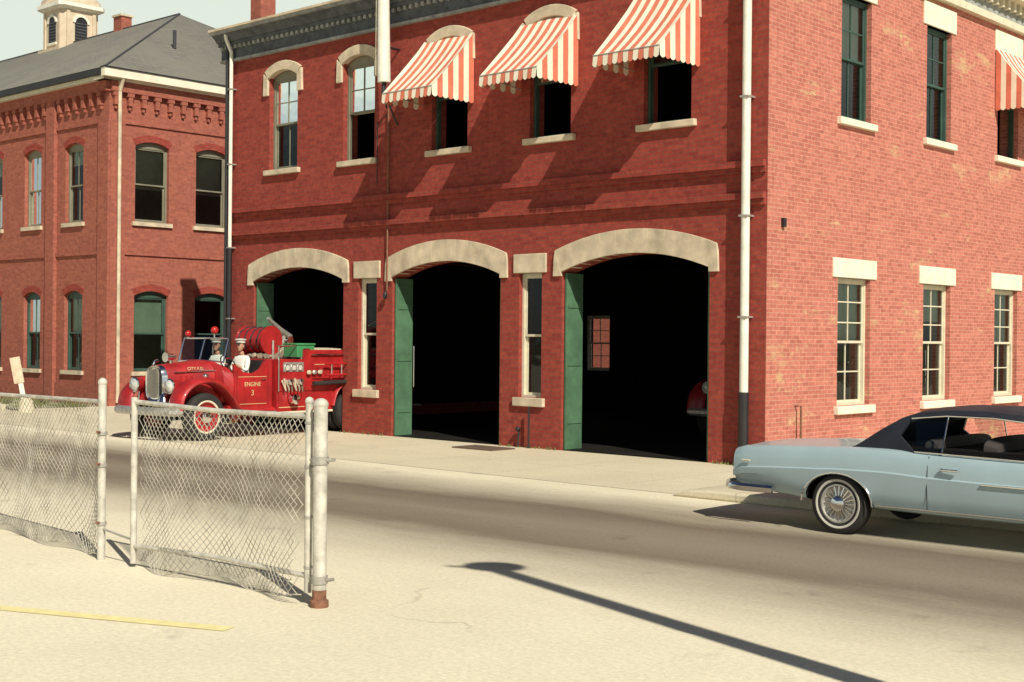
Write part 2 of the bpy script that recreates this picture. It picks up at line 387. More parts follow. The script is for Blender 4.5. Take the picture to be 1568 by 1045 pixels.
def spout(x, ztop, zmid, matu, o=.13, r=.07):
    m.path([(x, -.30, ztop), (x, -.28, ztop-.12), (x, -o, ztop-.4), (x, -o, ztop-.5)], r, matu, 12)
    m.path([(x, -o, ztop-.5), (x, -o, zmid)], r, matu, 12); m.path([(x, -o, zmid), (x, -o, .1), (x, -o-.1, .03)], r+.012, BLACKP, 12)
    for z in (2.5, 4.2, 6.2, 8): m.box((x-r-.01, -o-r-.01, z), (x+r+.01, -.0, z+.03), GALV)
spout(-.34, 9.3, 1.25, WHITE, r=.075); spout(L+.14, 9.3, 4.2, WHITE, r=.045)
m.path([(L-.02, -.12, 9.3), (L-.02, -.12, .1)], .05, BLACKP)
m.path([(-9.36, -.05, 7.0), (-9.36, -.05, 3.1)], .02, RUST); m.path([(-9.36, -.06, 6.85), (-9.7, -.06, 6.7), (-9.7, -.06, 5.4)], .012, BLACKP)
m.ball((-9.36, -.1, 3.0), (.05, .05, .09), BLACKP)
m.path([(-5.2, -.12, .0), (-5.2, -.12, .8)], .02, BLACKP); m.path([(-5.5, -.06, .35), (-5.5, -.1, .0)], .02, BLACKP); m.ball((-5.5, -.1, .36), .05, BLACKP)
m.path([(.12, .95, .0), (.12, .95, 1.0), (.0, .95, 1.0)], .02, RUST)
m.box((.0, .44, 4.05), (.06, .52, 4.2), BLACKP)
m.make("drain_pipes", FS)
m = MB(); m.box((-15.0, .5, 9.0), (-14.6, .95, 11.6), brick_b2); m.box((-15.05, .45, 11.6), (-14.55, 1.0, 11.75), STONE); m.make("chimney", FS)
STR1 = M("awning_cream_canvas", (.82, .76, .6), .9, var=.08, vs=5)
STR2 = M("awning_coral_canvas", (.66, .18, .11), .9, var=.15, vs=5)
def awning(fr, u, hw, P, ztop, zf, name):
    m = MB(); n = 13; K = 5; q = random.uniform(.9, 1.1)
    top = lambda t: ztop+(zf-ztop)*(t**.92)
    def surf(uu, t):
        e = max(0, min(1, (uu-u+hw)/(2*hw)))
        return fr(uu, .02+P*t, top(t)-.06*q*math.sin(math.pi*t)*max(0, math.sin(math.pi*e))**.5+.01*math.sin(uu*17+u)*math.sin(math.pi*t))
    for i in range(n):
        a = u-hw+2*hw*i/n; b = u-hw+2*hw*(i+1)/n; mt = (STR1, STR2)[i % 2]
        for k in range(K):
            m.face([surf(a, k/K), surf(b, k/K), surf(b, (k+1)/K), surf(a, (k+1)/K)], mt)
        pts = [fr(a, .02+P, zf), fr(b, .02+P, zf)]
        for j in range(7): t = j/6; pts.append(fr(b+(a-b)*t, .02+P+.015+.01*math.sin(i*1.7), zf-.17-.035*math.sin(math.pi*t)))
        m.face(pts, mt)
    ns = 8
    for sgn in (-1, 1):
        uu = u+sgn*hw
        for i in range(ns):
            t0, t1 = i/ns, (i+1)/ns; mt = (STR2, STR1)[i % 2]
            pts = [fr(uu, .02+P*t0, top(t0)), fr(uu, .02+P*t1, top(t1))]
            for j in range(5): t = j/4; pts.append(fr(uu+sgn*.01, .02+P*(t1+(t0-t1)*t), zf-.17-.035*math.sin(math.pi*t)))
            m.face(pts, mt)
    m.path([fr(u-hw, .02+P, zf), fr(u+hw, .02+P, zf)], .012, GALV, 6)
    for sgn in (-1, 1): m.path([fr(u+sgn*(hw-.02), .02+P, zf), fr(u+sgn*(hw-.02), .03, zf-.1)], .01, GALV, 6)
    m.make(name, FS)
for i, u in enumerate(ups[2:]): awning(FR, u-.02, .72, 1.16, (8.25, 8.22, 8.28)[i], (7.02, 7.04, 7.06)[i], "awning_%d" % i)
awning(SD, sidew[2]+.1, .8, .9, 8.45, 7.3, "awning_side")
m = MB()
m.path([(-9.1, -.42, 7.45), (-9.1, -.46, 9.5), (-9.1, -.5, 14.5)], .1, WHITE, 14, rs=[.14, .12, .07]); m.ball((-9.1, -.5, 14.55), .11, CHROME)
m.path([(-9.1, -.42, 7.47), (-9.1, -.43, 7.2)], .05, BLACKP)
for z in (7.25, 8.2): m.path([(-9.1, -.42, z), (-9.1, 0, z)], .025, BLACKP)
m.path([(-9.1, -.42, 7.25), (-9.1, -.03, 6.6)], .022, BLACKP); m.path([(-9.1, -.42, 7.25), (-9.45, -.03, 7.0)], .018, BLACKP)
m.path([(-9.2, -.52, 14.2), (-9.28, -.5, 11), (-9.22, -.55, 7.6)], .006, CREAM, 4)
m.make("flagpole", None, C, A)
m = MB(); m.box((-20, 17, 0), (-12, 17.3, 3.4), brick_b2); m.make("brick_wall", None, C, A)

# ---------------------------------------------------------------- brick hall on the left
BH = empty("brick_building", (-11.8, 40, 0), A)
r_w = [1.45, 3.57, 5.7, 7.9, 10.1]; l_w = [-1.95, -4.45, -6.95, -9.45, -12, -14.5]
holes = [(u-.58, u+.58, 5.45, 7.85, .14) for u in r_w]+[(u-.58, u+.58, 1.0, 3.4, .14) for u in r_w]
wall("side_wall", BH, SD, .4, 14, 0, 9.5, .4, holes, brick_b2)
holes = [(u-.52, u+.52, 5.45, 7.85, .14) for u in l_w]+[(u-.52, u+.52, 1.0, 3.4, .14) for u in l_w]
wall("front_wall", BH, FR, -30, 0, 0, 9.5, .4, holes, brick_b2)
m = MB(); m.box((-30, 13.6, 0), (-.4, 14, 9.5), brick_b2); m.box((-30, .4, 0), (-29.6, 13.6, 9.5), brick_b2)
m.box((-29.6, .4, 4.3), (-.4, 13.6, 4.5), DARK); m.box((-29, 2.6, .1), (-2.6, 2.7, 9.4), DARK); m.box((-2.6, 2.6, .1), (-2.5, 13.4, 9.4), DARK)
m.make("rear_walls", BH)
m = MB()
for fr, W, u0, u1, hw in ((FR, l_w, -30, .06, .52), (SD, r_w, .002, 14, .58)):
    for u in W:
        for z in (5.45, 1.0): m.fbox(fr, u-hw-.1, u+hw+.1, z-.12, z-.002, -.25, .08, STONE)
        for z in (7.85, 3.4):
            i0 = arch(u-hw, u+hw, z-.14, .14, 8); o0 = arch(u-hw, u+hw, z-.14, .14, 8, .2)
            m.prism(fr, i0+o0[::-1], -.05, .012, brick_front)
    for z0, z1, o in ((9.2, 9.5, .16), (8.3, 8.4, .05), (4.45, 4.56, .05), (.0, .6, .05)): m.fbox(fr, u0, u1, z0, z1, .002, o, brick_b2)
    k = u0+.1
    while k < u1-.3:
        m.fbox(fr, k, k+.14, 8.82, 9.2, .002, .13, brick_b2); m.fbox(fr, k-.04, k+.18, 9.08, 9.2, .003, .145, brick_b2); m.fbox(fr, k+.03, k+.11, 8.7, 8.82, .002, .08, brick_b2)
        k += .46
m.fbox(FR, -.5, .06, 0, 8.3, .001, .07, brick_b2); m.fbox(SD, .002, .5, 0, 8.3, .001, .07, brick_b2)
for u in (-3.2, -10.7, -18): m.fbox(FR, u-.25, u+.25, 0, 9.2, .001, .12, brick_b2)
m.make("brick_trim", BH)
m = MB()
SH2 = M("hall_window_shade", (.55, .57, .4), .9); SH3 = M("hall_green_shutter", (.16, .22, .15), .9); SH4 = M("hall_dim_curtain", (.14, .15, .11), .9)
for i, u in enumerate(r_w):
    window(m, SD, u-.58, u+.58, 5.45, 7.85, .14, SASHT, shade=.55, nx=1, nz=1, blind=SH2); window(m, SD, u-.58, u+.58, 1.0, 3.4, .14, SASHG, shade=(.98, .0)[i % 2], nx=1, nz=1, lnz=1, blind=SH3)
    m.fbox(SD, u-.5, u+.5, 5.5, 6.6, -.27, -.262, SH4)
for i, u in enumerate(l_w):
    window(m, FR, u-.52, u+.52, 5.45, 7.85, .14, SASHT, shade=.5 if i % 2 else .2, nx=2, nz=1, blind=SH2); window(m, FR, u-.52, u+.52, 1.0, 3.4, .14, SASHG, shade=.5, nx=2, nz=1, blind=SH2)
m.make("windows", BH)
m = MB()
m.fbox(SD, -.35, 14.3, 9.5, 9.56, -.3, .2, STONEW)
m.fbox(SD, -.4, 14.3, 9.56, 9.80, .2, .4, STONEW); m.fbox(SD, -.42, 14.3, 9.80, 9.84, .18, .43, BLACKP)
m.fbox(FR, -30.3, .2, 9.5, 9.62, -.3, .3, CREAM); m.fbox(FR, -30.3, .195, 9.62, 9.80, .2, .4, BLACKP)
m.path([(.16, .25, 9.5), (.16, .25, .1)], .055, STONE); m.path([(.35, .25, 9.6), (.16, .25, 9.2)], .055, STONE)
m.make("eaves", BH)
m = MB()
e = [(-30.3, -.38, 9.82), (.38, -.38, 9.82), (.38, 14.3, 9.82), (-30.3, 14.3, 9.82)]; r1 = (-7, 7, 13.75); r2 = (-23, 7, 13.75)
m.add(e+[r1, r2], [(0, 1, 4, 5), (1, 2, 4), (2, 3, 5, 4), (3, 0, 5), (0, 3, 2, 1)], SLATE)
m.path([r1, r2], .05, ROOFT, 6); m.path([e[1], r1], .04, ROOFT, 6)
m.box((-11.3, 6.9, 13.3), (-10.75, 7.35, 14.25), brick_b2); m.box((-11.35, 6.85, 14.25), (-10.7, 7.4, 14.33), STONE)
m.path([(-2.6, 3.9, 11.4), (-2.6, 3.9, 12.0)], .06, ROOFT, 8)
m.make("roof", BH)
m = MB(); cx, cy = -15.2, 7.3
def sq(r, z, c=.16):
    a = r-c
    return [(cx+x, cy+y, z) for x, y in ((r, -a), (r, a), (a, r), (-a, r), (-r, a), (-r, -a), (-a, -r), (a, -r))]
m.loft([sq(1.1, 12.4), sq(1.0, 13.25)], SLATE, sm=False)
m.loft([sq(.98, 13.2), sq(.98, 13.5), sq(.8, 13.52), sq(.8, 15.1)], CUPO, sm=False)
m.loft([sq(.84, 15.05), sq(1.02, 15.15), sq(1.02, 15.3), sq(.9, 15.34)], WHITE, sm=False)
m.loft([sq(.9*math.cos(R(a))+.02, 15.34+.6*math.sin(R(a)), .16*math.cos(R(a))) for a in (0, 15, 30, 45, 60, 75, 86)], CUPO, sm=True)
m.path([(cx, cy, 15.9), (cx, cy, 16.6)], .05, CUPO)
for k in range(4):
    T = Matrix.Translation((cx, cy, 0)) @ Matrix.Rotation(math.pi/2*k, 4, 'Z')
    fr = lambda u, o, z, T=T: tuple(T @ Vector((.8+o, u, z)))
    m.prism(fr, [(-.27, 13.75), (.27, 13.75)]+arch(-.27, .27, 14.55, .25, 8)[::-1], -.02, .01, BLACKP)
    i0 = arch(-.27, .27, 14.55, .25, 8); m.prism(fr, i0+arch(-.27, .27, 14.55, .25, 8, .1)[::-1], -.02, .05, WHITE)
    for z in range(7): m.fbox(fr, -.26, .26, 13.8+z*.12, 13.83+z*.12, .0, .03, CORN)
    m.fbox(fr, -.34, .34, 13.66, 13.75, -.02, .06, WHITE)
    for u in (-.57, .57): m.fbox(fr, u-.07, u+.07, 13.52, 15.05, .0, .05, CUPO)
m.make("cupola", BH)

# ---------------------------------------------------------------- fence & gate
def chain(m, P0, P1, z0, z1, sp=.085, wob=.03, seed=0, bow=.05):
    P0 = Vector((*P0, 0)); P1 = Vector((*P1, 0)); Lh = (P1-P0).length; d = (P1-P0)/Lh; nr = Vector((-d.y, d.x, 0)); hh = z1-z0
    def pt(a, z):
        f = 1-(z-z0)/hh
        zz = z+f*(wob*math.sin(a*5.1+seed)+wob*.6*math.sin(a*11+2*seed))
        return P0+d*a+nr*(bow*f*math.sin(a*3.7+seed)+.02*math.sin(a*7+z*5)+bow*.6*math.sin(z*2.2)*math.sin(a*1.6+seed))+Vector((0, 0, zz))
    for sgn in (1, -1):
        c = -hh if sgn > 0 else 0
        while c < Lh+(hh if sgn < 0 else 0):
            pts = []; N = 10
            for k in range(N+1):
                z = z0+hh*k/N; a = c+sgn*(z-z0)+.012*math.sin(z*9+c*3)
                if 0 <= a <= Lh: pts.append(pt(a, z))
            if len(pts) > 1: m.path(pts, .0033, WIRE, 4, sm=False)
            c += sp
    m.path([pt(Lh*k/40, z0) for k in range(41)], .005, WIRE, 5); m.path([pt(Lh*k/40, z1) for k in range(41)], .004, WIRE, 5)
G0 = Vector((-1.5, 10.8, 0)); gd = Vector((-.744, .669, 0))
m = MB()
Z = Vector((0, 0, 1))
m.path([G0, G0+Z*1.6], .055, GALVW, 16); m.ball(G0+Z*1.6, (.062, .062, .05), GALVW, n=14)
m.lathe([(.075, 0), (.075, .05), (.06, .06)], Matrix.Translation(G0+Z*.004), RUST)
m.path([G0, G0+Z*.14], .0565, RUST, 16)
for z in (.22, 1.16): m.lathe([(.066, -.03), (.066, .03)], Matrix.Translation(G0+Z*z), GALV, 16); m.path([G0+Vector((0.06, -.03, z)), G0+Vector((.12, -.05, z+.01))], .014, GALV); m.path([G0+Z*z, G0+gd*.13+Z*z], .018, GALV)
m.make("gate_post")
m = MB()
ga = G0+gd*.14; gb = G0+gd*2.62
m.path([ga+Z*.1, ga+Z*1.62], .03, GALVW, 12); m.path([gb+Z*.04, gb+Z*1.56], .03, GALVW, 12)
m.path([ga+Z*1.5, (ga+gb)/2+Z*1.49, gb+Z*1.52], .022, GALVW, 10); m.path([ga+Z*.23, (ga+gb)/2+Z*.24, gb+Z*.2], .022, GALVW, 10)
for z in (.3, .7, 1.1, 1.45): m.lathe([(.036, -.01), (.036, .01)], Matrix.Translation(ga+Z*z), GALV, 12)
chain(m, (ga.x, ga.y), (gb.x, gb.y), .05, 1.5, seed=1, bow=.07, sp=.074)
m.ball(ga+Z*1.62, .036, GALVW)
m.make("chain_link_gate")
m = MB()
F0 = Vector((-3.86, 12.94, 0)); F1 = Vector((-5.7, 15.0, 0)); F2 = Vector((-13, 22.0, 0))
m.path([F0, F0+Z*1.68], .038, GALVW, 14); m.ball(F0+Z*1.68, .045, GALVW)
for z in (.35, .9, 1.2): m.lathe([(.05, -.015), (.05, .015)], Matrix.Translation(F0+Z*z), GALV, 12); m.path([F0+Z*z, F0+Z*z+Vector((-.02, -.1, .02))], .012, RUST)
for p in (F1, (F1+F2)/2, F2): m.path([p, p+Z*1.5], .032, GALVW)
m.path([F0+Z*1.5, F1+Z*1.47, F2+Z*1.5], .02, GALVW)
chain(m, (F0.x, F0.y), (F1.x, F1.y), .05, 1.48, seed=3, sp=.075); chain(m, (F1.x, F1.y), (F2.x, F2.y), .05, 1.48, seed=5, sp=.09)
m.path([F0+Z*.3, gb+Z*.25], .01, GALV)
m.make("chain_link_fence")
m = MB()
bp = Vector((-12.95, 36.6, 0))
T = Matrix.Translation(bp) @ Matrix.Rotation(R(-11), 4, 'Y') @ Matrix.Rotation(R(10), 4, 'Z')
m.box((-.06, -.03, 0), (.06, .03, 1.5), WHITE, T); m.box((-.16, -.05, .8), (.1, -.03, 1.5), STONE, T); m.lathe([(.22, 0), (.17, .3), (.1, .38)], Matrix.Translation(bp), CONC)
m.make("marker_sign")
ELV = 41; HX, HY = -.397, .918
m = MB()
h = Vector((HX, HY, 0)); lean = Vector((-1.25, -.35, 0)); tip = Vector((-.2, 12.75, 0)); Hh = 9; base = tip-h*(Hh/math.tan(R(ELV)))-lean; topv = base+lean+Z*Hh
m.lathe([(.25, 0), (.25, .1), (.18, .15)], Matrix.Translation(base), GALV)
m.path([base, topv], .09, GALV, 14, rs=[.15, .10])
m.path([topv-Z*.05, topv+Z*.1+Vector((-.35, -.05, 0))], .03, GALV)
m.ball(topv+Z*.02+Vector((.06, .02, 0)), (.3, .22, .15), GALV)
m.make("street_lamp")

# ---------------------------------------------------------------- wheels
def wheel(m, x, y, sgn, r, w, rim, ring, hub):
    T = Matrix.Translation((x, y, r)) @ Matrix.Rotation(R(-90*sgn), 4, 'X')
    m.lathe([(r*.60, -w/2), (r*.93, -w/2), (r, -w*.3), (r, w*.3), (r*.965, w*.43), (r*.88, w*.5), (r*.70, w*.48), (r*.62, w*.4), (r*.6, w*.1)], T, RUBBER, 40, cap=False)
    if ring: m.lathe([(r*.735, w*.483), (r*.75, w*.5), (r*.805, w*.508), (r*.82, w*.49)], T, ring, 40, cap=False)
    m.lathe([(r*.6, -w*.3), (r*.61, w*.3), (r*.645, w*.45), (r*.6, w*.46), (r*.56, w*.28), (r*.46, w*.2), (r*.3, w*.24), (r*.26, w*.42), (r*.2, w*.5), (.01, w*.54)], T, rim, 40)
    m.lathe([(r*.3, w*.25), (r*.24, w*.52), (r*.15, w*.6), (.005, w*.63)], T, hub, 24)

# ---------------------------------------------------------------- fire truck
REDP = M("red_enamel", (.36, .014, .016), .5, var=.3, vs=3, coat=.18)
GOLD = M("gold_leaf", (.7, .56, .3), .5, .1)
CANV = M("hose_canvas", (.5, .44, .32), .9, var=.3, vs=12)
LEATH = M("black_leather", (.03, .025, .025), .6)
GRNB = M("green_box_paint", (.05, .26, .1), .5)
REDG = M("red_lens", (.45, .02, .02), .2)
LENS = M("headlamp_lens", (.75, .75, .7), .1, .3)
SILV = M("dull_silver", (.5, .48, .44), .45, .6, var=.3, vs=12)
def sup(x, hw, z0, z1, n=28, ex=3.2, yc=0):
    cz = (z0+z1)/2; hz = (z1-z0)/2; out = []
    for k in range(n):
        a = 2*math.pi*k/n; c, s = math.cos(a), math.sin(a)
        out.append((x, yc+hw*math.copysign(abs(c)**(2/ex), c), cz+hz*math.copysign(abs(s)**(2/ex), s)))
    return out
def sweep(m, P, yc, hw, th, mat):
    rings = []
    for i, p in enumerate(P):
        a = Vector(P[max(0, i-1)]); b = Vector(P[min(len(P)-1, i+1)]); t = (b-a).normalized(); nn = Vector((-t.y, t.x)); ring = []
        if nn.y < 0: nn = -nn
        for k in range(16):
            an = 2*math.pi*k/16; c, s = math.cos(an), math.sin(an)
            yy = hw*math.copysign(abs(c)**.6, c); q = th*(s if s > 0 else s*.5)*(1-.25*abs(c))
            ring.append((p[0]+nn.x*q, yc+yy, p[1]+nn.y*q))
        rings.append(ring)
    m.loft(rings, mat)
def smoothpath(P, n=5):
    out = []
    for i in range(len(P)-1):
        p0 = Vector(P[max(i-1, 0)]); p1 = Vector(P[i]); p2 = Vector(P[i+1]); p3 = Vector(P[min(i+2, len(P)-1)])
        for k in range(n):
            t = k/n; out.append(.5*((2*p1)+(p2-p0)*t+(2*p0-5*p1+4*p2-p3)*t*t+(3*p1-p0-3*p2+p3)*t**3))
    out.append(Vector(P[-1])); return out
XZ = lambda u, o, z: (u, o, z)
RW = -4.95
def build_truck():
    parts = []
    m = MB()
    m.loft([sup(-.33, .25, .80, 1.40), sup(-.36, .33, .76, 1.48), sup(-.5, .36, .76, 1.52), sup(-.95, .44, .76, 1.56), sup(-1.38, .58, .76, 1.60)], REDP)
    m.loft([sup(-1.36, .60, .7, 1.61), sup(-1.42, .78, .68, 1.6), sup(-1.6, .88, .66, 1.52)], REDP)
    for s in (-1, 1):
        m.prism(XZ, [(-1.6, .6), (-2.55, .6), (-2.55, 1.62), (-2.42, 1.58), (-2.3, 1.42), (-2.1, 1.33), (-1.85, 1.36), (-1.7, 1.46), (-1.6, 1.52)], s*.82, s*.9, REDP)
        for k in range(5): m.prism(XZ, [(-.62-.12*k, 1.0), (-.67-.12*k, 1.0), (-.67-.12*k, 1.3), (-.62-.12*k, 1.3)], s*.3, s*(.395+.018*k), REDP)
        m.path([(-.5, s*.37, 1.36), (-.95, s*.445, 1.38), (-1.38, s*.58, 1.4)], .012, CHROME, 6)
        sweep(m, smoothpath([(-.18, .62), (-.25, .9), (-.5, 1.12), (-.86, 1.19), (-1.2, 1.1), (-1.5, .84), (-1.75, .6), (-2.6, .56)]), s*.82, .22, .09, REDP)
        m.prism(XZ, [(-.35, .8), (-.5, 1.08), (-.86, 1.14), (-1.2, 1.05), (-1.4, .85), (-1.4, .7), (-.35, .7)], s*.4, s*.66, REDP)
        m.box((-2.62, min(s*.62, s*1.04), .5), (-1.6, max(s*.62, s*1.04), .545), SILV)
        for x in (-1.66, -2.5): m.path([(x, s*.903, .66), (x, s*.903, 1.4)], .005, BLACKP, 4)
        m.path([(-2.42, s*.93, 1.22), (-2.3, s*.94, 1.22)], .014, CHROME, 6)
    m.box((-2.6, -.82, .6), (-1.5, .82, .68), REDP)
    m.box((-2.62, -.9, .6), (-2.55, .9, 1.62), REDP)
    m.box((-6.9, -1.02, .95), (-2.66, 1.02, 1.62), REDP)
    for a, b in ((-6.9, RW-.65), (RW+.65, -2.66)):
        m.box((a, -1.0, .52), (b, 1.0, .95), REDP)
    for s in (-1, 1):
        sweep(m, smoothpath([(RW+.7, .6), (RW+.58, .9), (RW+.3, 1.1), (RW, 1.16), (RW-.3, 1.1), (RW-.58, .9), (RW-.7, .6)]), s*.92, .18, .05, REDP)
        for a, b in ((-6.5, -5.7), (-5.6, -4.95), (-4.75, -4.25), (-4.15, -3.65)):
            m.box((a, min(s*1.02, s*1.045), 1.2), (b, max(s*1.02, s*1.045), 1.56), REDP)
            m.ball(((a+b)/2, s*1.06, 1.38), .025, CHROME, n=8)
        m.box((-4.15, min(s*1.0, s*1.03), .6), (-3.55, max(s*1.0, s*1.03), .9), REDP); m.ball((-3.85, s*1.04, .75), .022, CHROME, n=8)
    m.box((-6.9, -1.02, 1.62), (-6.8, 1.02, 1.85), REDP)
    for s in (-1, 1): m.box((-6.8, min(s*.97, s*1.02), 1.62), (-3.4, max(s*.97, s*1.02), 1.82), REDP)
    m.lathe([(.31, -.4), (.31, -.38), (.27, -.37), (.27, .37), (.31, .38), (.31, .4)], Matrix.Translation((-2.95, .1, 2.02)) @ Matrix.Rotation(R(90), 4, 'X'), REDP, 30)
    parts.append(("body", m, .012))
    m = MB()
    m.loft([sup(-.30, .21, .82, 1.44, ex=3), sup(-.28, .27, .78, 1.49, ex=3), sup(-.33, .31, .76, 1.5, ex=3), sup(-.36, .34, .75, 1.51, ex=3)], CHROME)
    m.loft([sup(-.292, .2, .85, 1.42, ex=3), sup(-.27, .2, .85, 1.42, ex=3)], BLACKP)
    for k in range(-5, 6): m.path([(-.262, k*.036, .86), (-.255, k*.036, 1.41)], .008, CHROME, 6)
    m.path([(-.26, 0, 1.5), (-.3, 0, 1.58), (-.38, 0, 1.6)], .03, CHROME)
    m.path([(-.22, -.98, .6), (-.05, -.85, .6), (.02, -.4, .6), (.02, .4, .6), (-.05, .85, .6), (-.22, .98, .6)], .085, SILV, 8)
    for s in (-1, 1):
        T = Matrix.Translation((-.25, s*.56, 1.1)) @ Matrix.Rotation(R(90), 4, 'Y')
        m.lathe([(.03, -.3), (.1, -.22), (.145, -.05), (.15, .02), (.14, .03)], T, REDP, 20); m.lathe([(.15, .0), (.155, .03), (.13, .04)], T, CHROME, 20, cap=False); m.lathe([(.138, .02), (.11, .05), (.01, .07)], T, LENS, 20)
        m.path([(-.35, s*.56, .95), (-.33, s*.56, .75)], .02, CHROME)
        m.path([(-1.45, s*.72, 1.55), (-1.6, s*.7, 2.05)], .02, CHROME)
        m.path([(-2.66, s*1.06, .95), (-2.66, s*1.06, 1.9)], .018, CHROME); m.path([(-6.85, s*1.07, .95), (-6.85, s*1.07, 1.9)], .018, CHROME)
        m.path([(-3.6, s*1.06, 1.72), (-6.5, s*1.06, 1.72)], .018, CHROME)
        m.path([(-.9, s*.85, 1.2), (-.9, s*.85, 1.26)], .015, CHROME); m.ball((-.9, s*.85, 1.3), (.07, .05, .05), CHROME)
        for z in (1.28, 1.52): m.path([(-3.9, s*1.16, z), (-6.7, s*1.16, z)], .022, REDP, 6)
        for k in range(9): m.path([(-4.1-.3*k, s*1.16, 1.28), (-4.1-.3*k, s*1.16, 1.52)], .014, SILV, 6)
    m.path([(-1.42, 0, 1.58), (-1.57, 0, 2.05)], .018, CHROME); m.path([(-1.6, -.7, 2.05), (-1.57, 0, 2.06), (-1.6, .7, 2.05)], .022, CHROME); m.path([(-1.46, -.72, 1.57), (-1.43, 0, 1.6), (-1.46, .72, 1.57)], .02, CHROME)
    m.path([(-1.57, .3, 2.05), (-1.57, .3, 2.16)], .02, CHROME); m.ball((-1.57, .3, 2.22), (.085, .075, .08), REDG); m.ball((-1.57, -.55, 2.14), (.07, .06, .07), REDG); m.path([(-1.57, -.55, 2.05), (-1.57, -.55, 2.12)], .02, CHROME)
    m.lathe([(.04, -.13), (.07, -.05), (.08, .08), (.1, .12)], Matrix.Translation((-.75, -.1, 1.66)) @ Matrix.Rotation(R(90), 4, 'Y'), CHROME, 18); m.path([(-.78, -.1, 1.5), (-.78, -.1, 1.62)], .03, CHROME)
    m.lathe([(.12, 0), (.1, .06), (.07, .13), (.02, .17)], Matrix.Translation((-.3, .3, .78)), CHROME, 18)
    m.box((-3.42, 1.02, 1.0), (-2.76, 1.035, 1.58), REDP); m.box((-3.42, -1.035, 1.0), (-2.76, -1.02, 1.58), REDP)
    m.box((-3.38, 1.035, 1.36), (-2.8, 1.045, 1.56), SILV)
    for s in (-1, 1):
        for x, z in ((-2.9, 1.45), (-3.08, 1.45), (-3.26, 1.45)): m.lathe([(.065, 0), (.06, .03), (.01, .03)], Matrix.Translation((x, s*1.04, z)) @ Matrix.Rotation(R(-90*s), 4, 'X'), LENS, 16); m.lathe([(.068, 0), (.072, .03), (.058, .035)], Matrix.Translation((x, s*1.04, z)) @ Matrix.Rotation(R(-90*s), 4, 'X'), CHROME, 16, cap=False)
        for x, z, r in ((-2.92, 1.15, .07), (-3.22, 1.15, .07), (-3.07, .78, .11)): m.lathe([(r, 0), (r, .12), (r*.8, .13), (.01, .14)], Matrix.Translation((x, s*1.04, z)) @ Matrix.Rotation(R(-90*s), 4, 'X'), CHROME, 16)
    m.path([(-3.75, 0, 1.62), (-3.75, 0, 2.15)], .05, SILV); m.path([(-3.95, 0, 2.1), (-3.6, .05, 2.25), (-3.2, .1, 2.5)], .05, SILV, 10, rs=[.06, .06, .035])
    m.path([(-3.75, .2, 2.02), (-3.75, -.2, 2.02)], .03, SILV); m.lathe([(.09, -.01), (.09, .01)], Matrix.Translation((-3.75, .22, 2.02)) @ Matrix.Rotation(R(90), 4, 'X'), CHROME, 14)
    for s in (-1, 1): m.lathe([(.06, -.02), (.06, .02)], Matrix.Translation((-2.95, s*.36+.1, 2.02)) @ Matrix.Rotation(R(90), 4, 'X'), CHROME, 16); m.path([(-2.95, s*.45+.1, 1.6), (-2.95, s*.45+.1, 2.02)], .025, SILV)
    m.path([(-2.7, .95, 1.9), (-3.4, .95, 1.9)], .018, CHROME); m.path([(-3.4, .95, 1.6), (-3.4, .95, 1.9)], .018, CHROME)
    m.box((-7.2, -1.0, .5), (-6.9, 1.0, .55), SILV)
    m.path([(-4.2, 1.08, .5), (-2.65, 1.08, .5)], .025, CREAM, 6)
    parts.append(("brightwork", m, 0))
    m = MB()
    for s in (-1, 1):
        wheel(m, -.86, s*.82, s, .48, .25, REDP, None, CHROME)
        wheel(m, RW, s*.88, s, .48, .25, REDP, None, CHROME); wheel(m, RW, s*.6, s, .48, .2, REDP, None, BLACKP)
        T = Matrix.Translation((-.86, s*.82, .48)) @ Matrix.Rotation(R(-90*s), 4, 'X')
        m.lathe([(.295, .118), (.31, .13), (.335, .125)], T, CREAM, 36, cap=False)
        for k in range(6):
            a = k*math.pi/3; m.ball((-.86+.19*math.cos(a), s*.875, .48+.19*math.sin(a)), (.03, .012, .03), BLACKP, n=8)
    m.path([(-.86, -.8, .47), (-.86, .8, .47)], .06, BLACKP); m.path([(RW, -.8, .48), (RW, .8, .48)], .09, BLACKP)
    for s in (-1, 1): m.box((-6.8, s*.42-.04, .5), (-.1, s*.42+.04, .66), BLACKP)
    m.box((-1.5, -.35, .4), (-.5, .35, .8), BLACKP)
    parts.append(("wheels_and_chassis", m, 0))
    m = MB()
    m.box((-2.5, -.78, .9), (-2.02, .78, 1.08), LEATH); m.box((-2.54, -.78, 1.08), (-2.42, .78, 1.6), LEATH)
    m.path([(-1.55, .38, 1.35), (-1.85, .38, 1.5)], .02, BLACKP)
    Tq = Matrix.Translation((-1.87, .38, 1.52)) @ Matrix.Rotation(R(-60), 4, 'Y')
    m.path([Tq @ Vector((.21*math.cos(2*math.pi*k/20), .21*math.sin(2*math.pi*k/20), 0)) for k in range(21)], .014, BLACKP, 6)
    m.path([Tq @ Vector((.2, 0, 0)), Tq @ Vector((-.2, 0, 0))], .01, BLACKP, 6)
    for k in range(7):
        y = -.8+.27*k; m.path([(-3.5-.05*(k % 2), y, 1.7), (-5, y+.02, 1.74), (-6.7, y, 1.7)], .12, CANV, 8)
    m.path([(-2.95+.285*math.cos(a*.7), -.25+.022*a, 2.02+.285*math.sin(a*.7)) for a in range(32)], .02, LEATH, 6)
    for s in (-1, 1): m.path([(-3.6, s*1.12, 1.1), (-5, s*1.14, 1.12), (-6.5, s*1.12, 1.1)], .05, LEATH)
    for k in range(6): m.path([(-2.78-.1*k, 1.09, 1.22-.03*(k % 3)), (-2.8-.1*k, 1.12, .95), (-2.72-.1*k, 1.09, 1.18)], .022, CANV, 6)
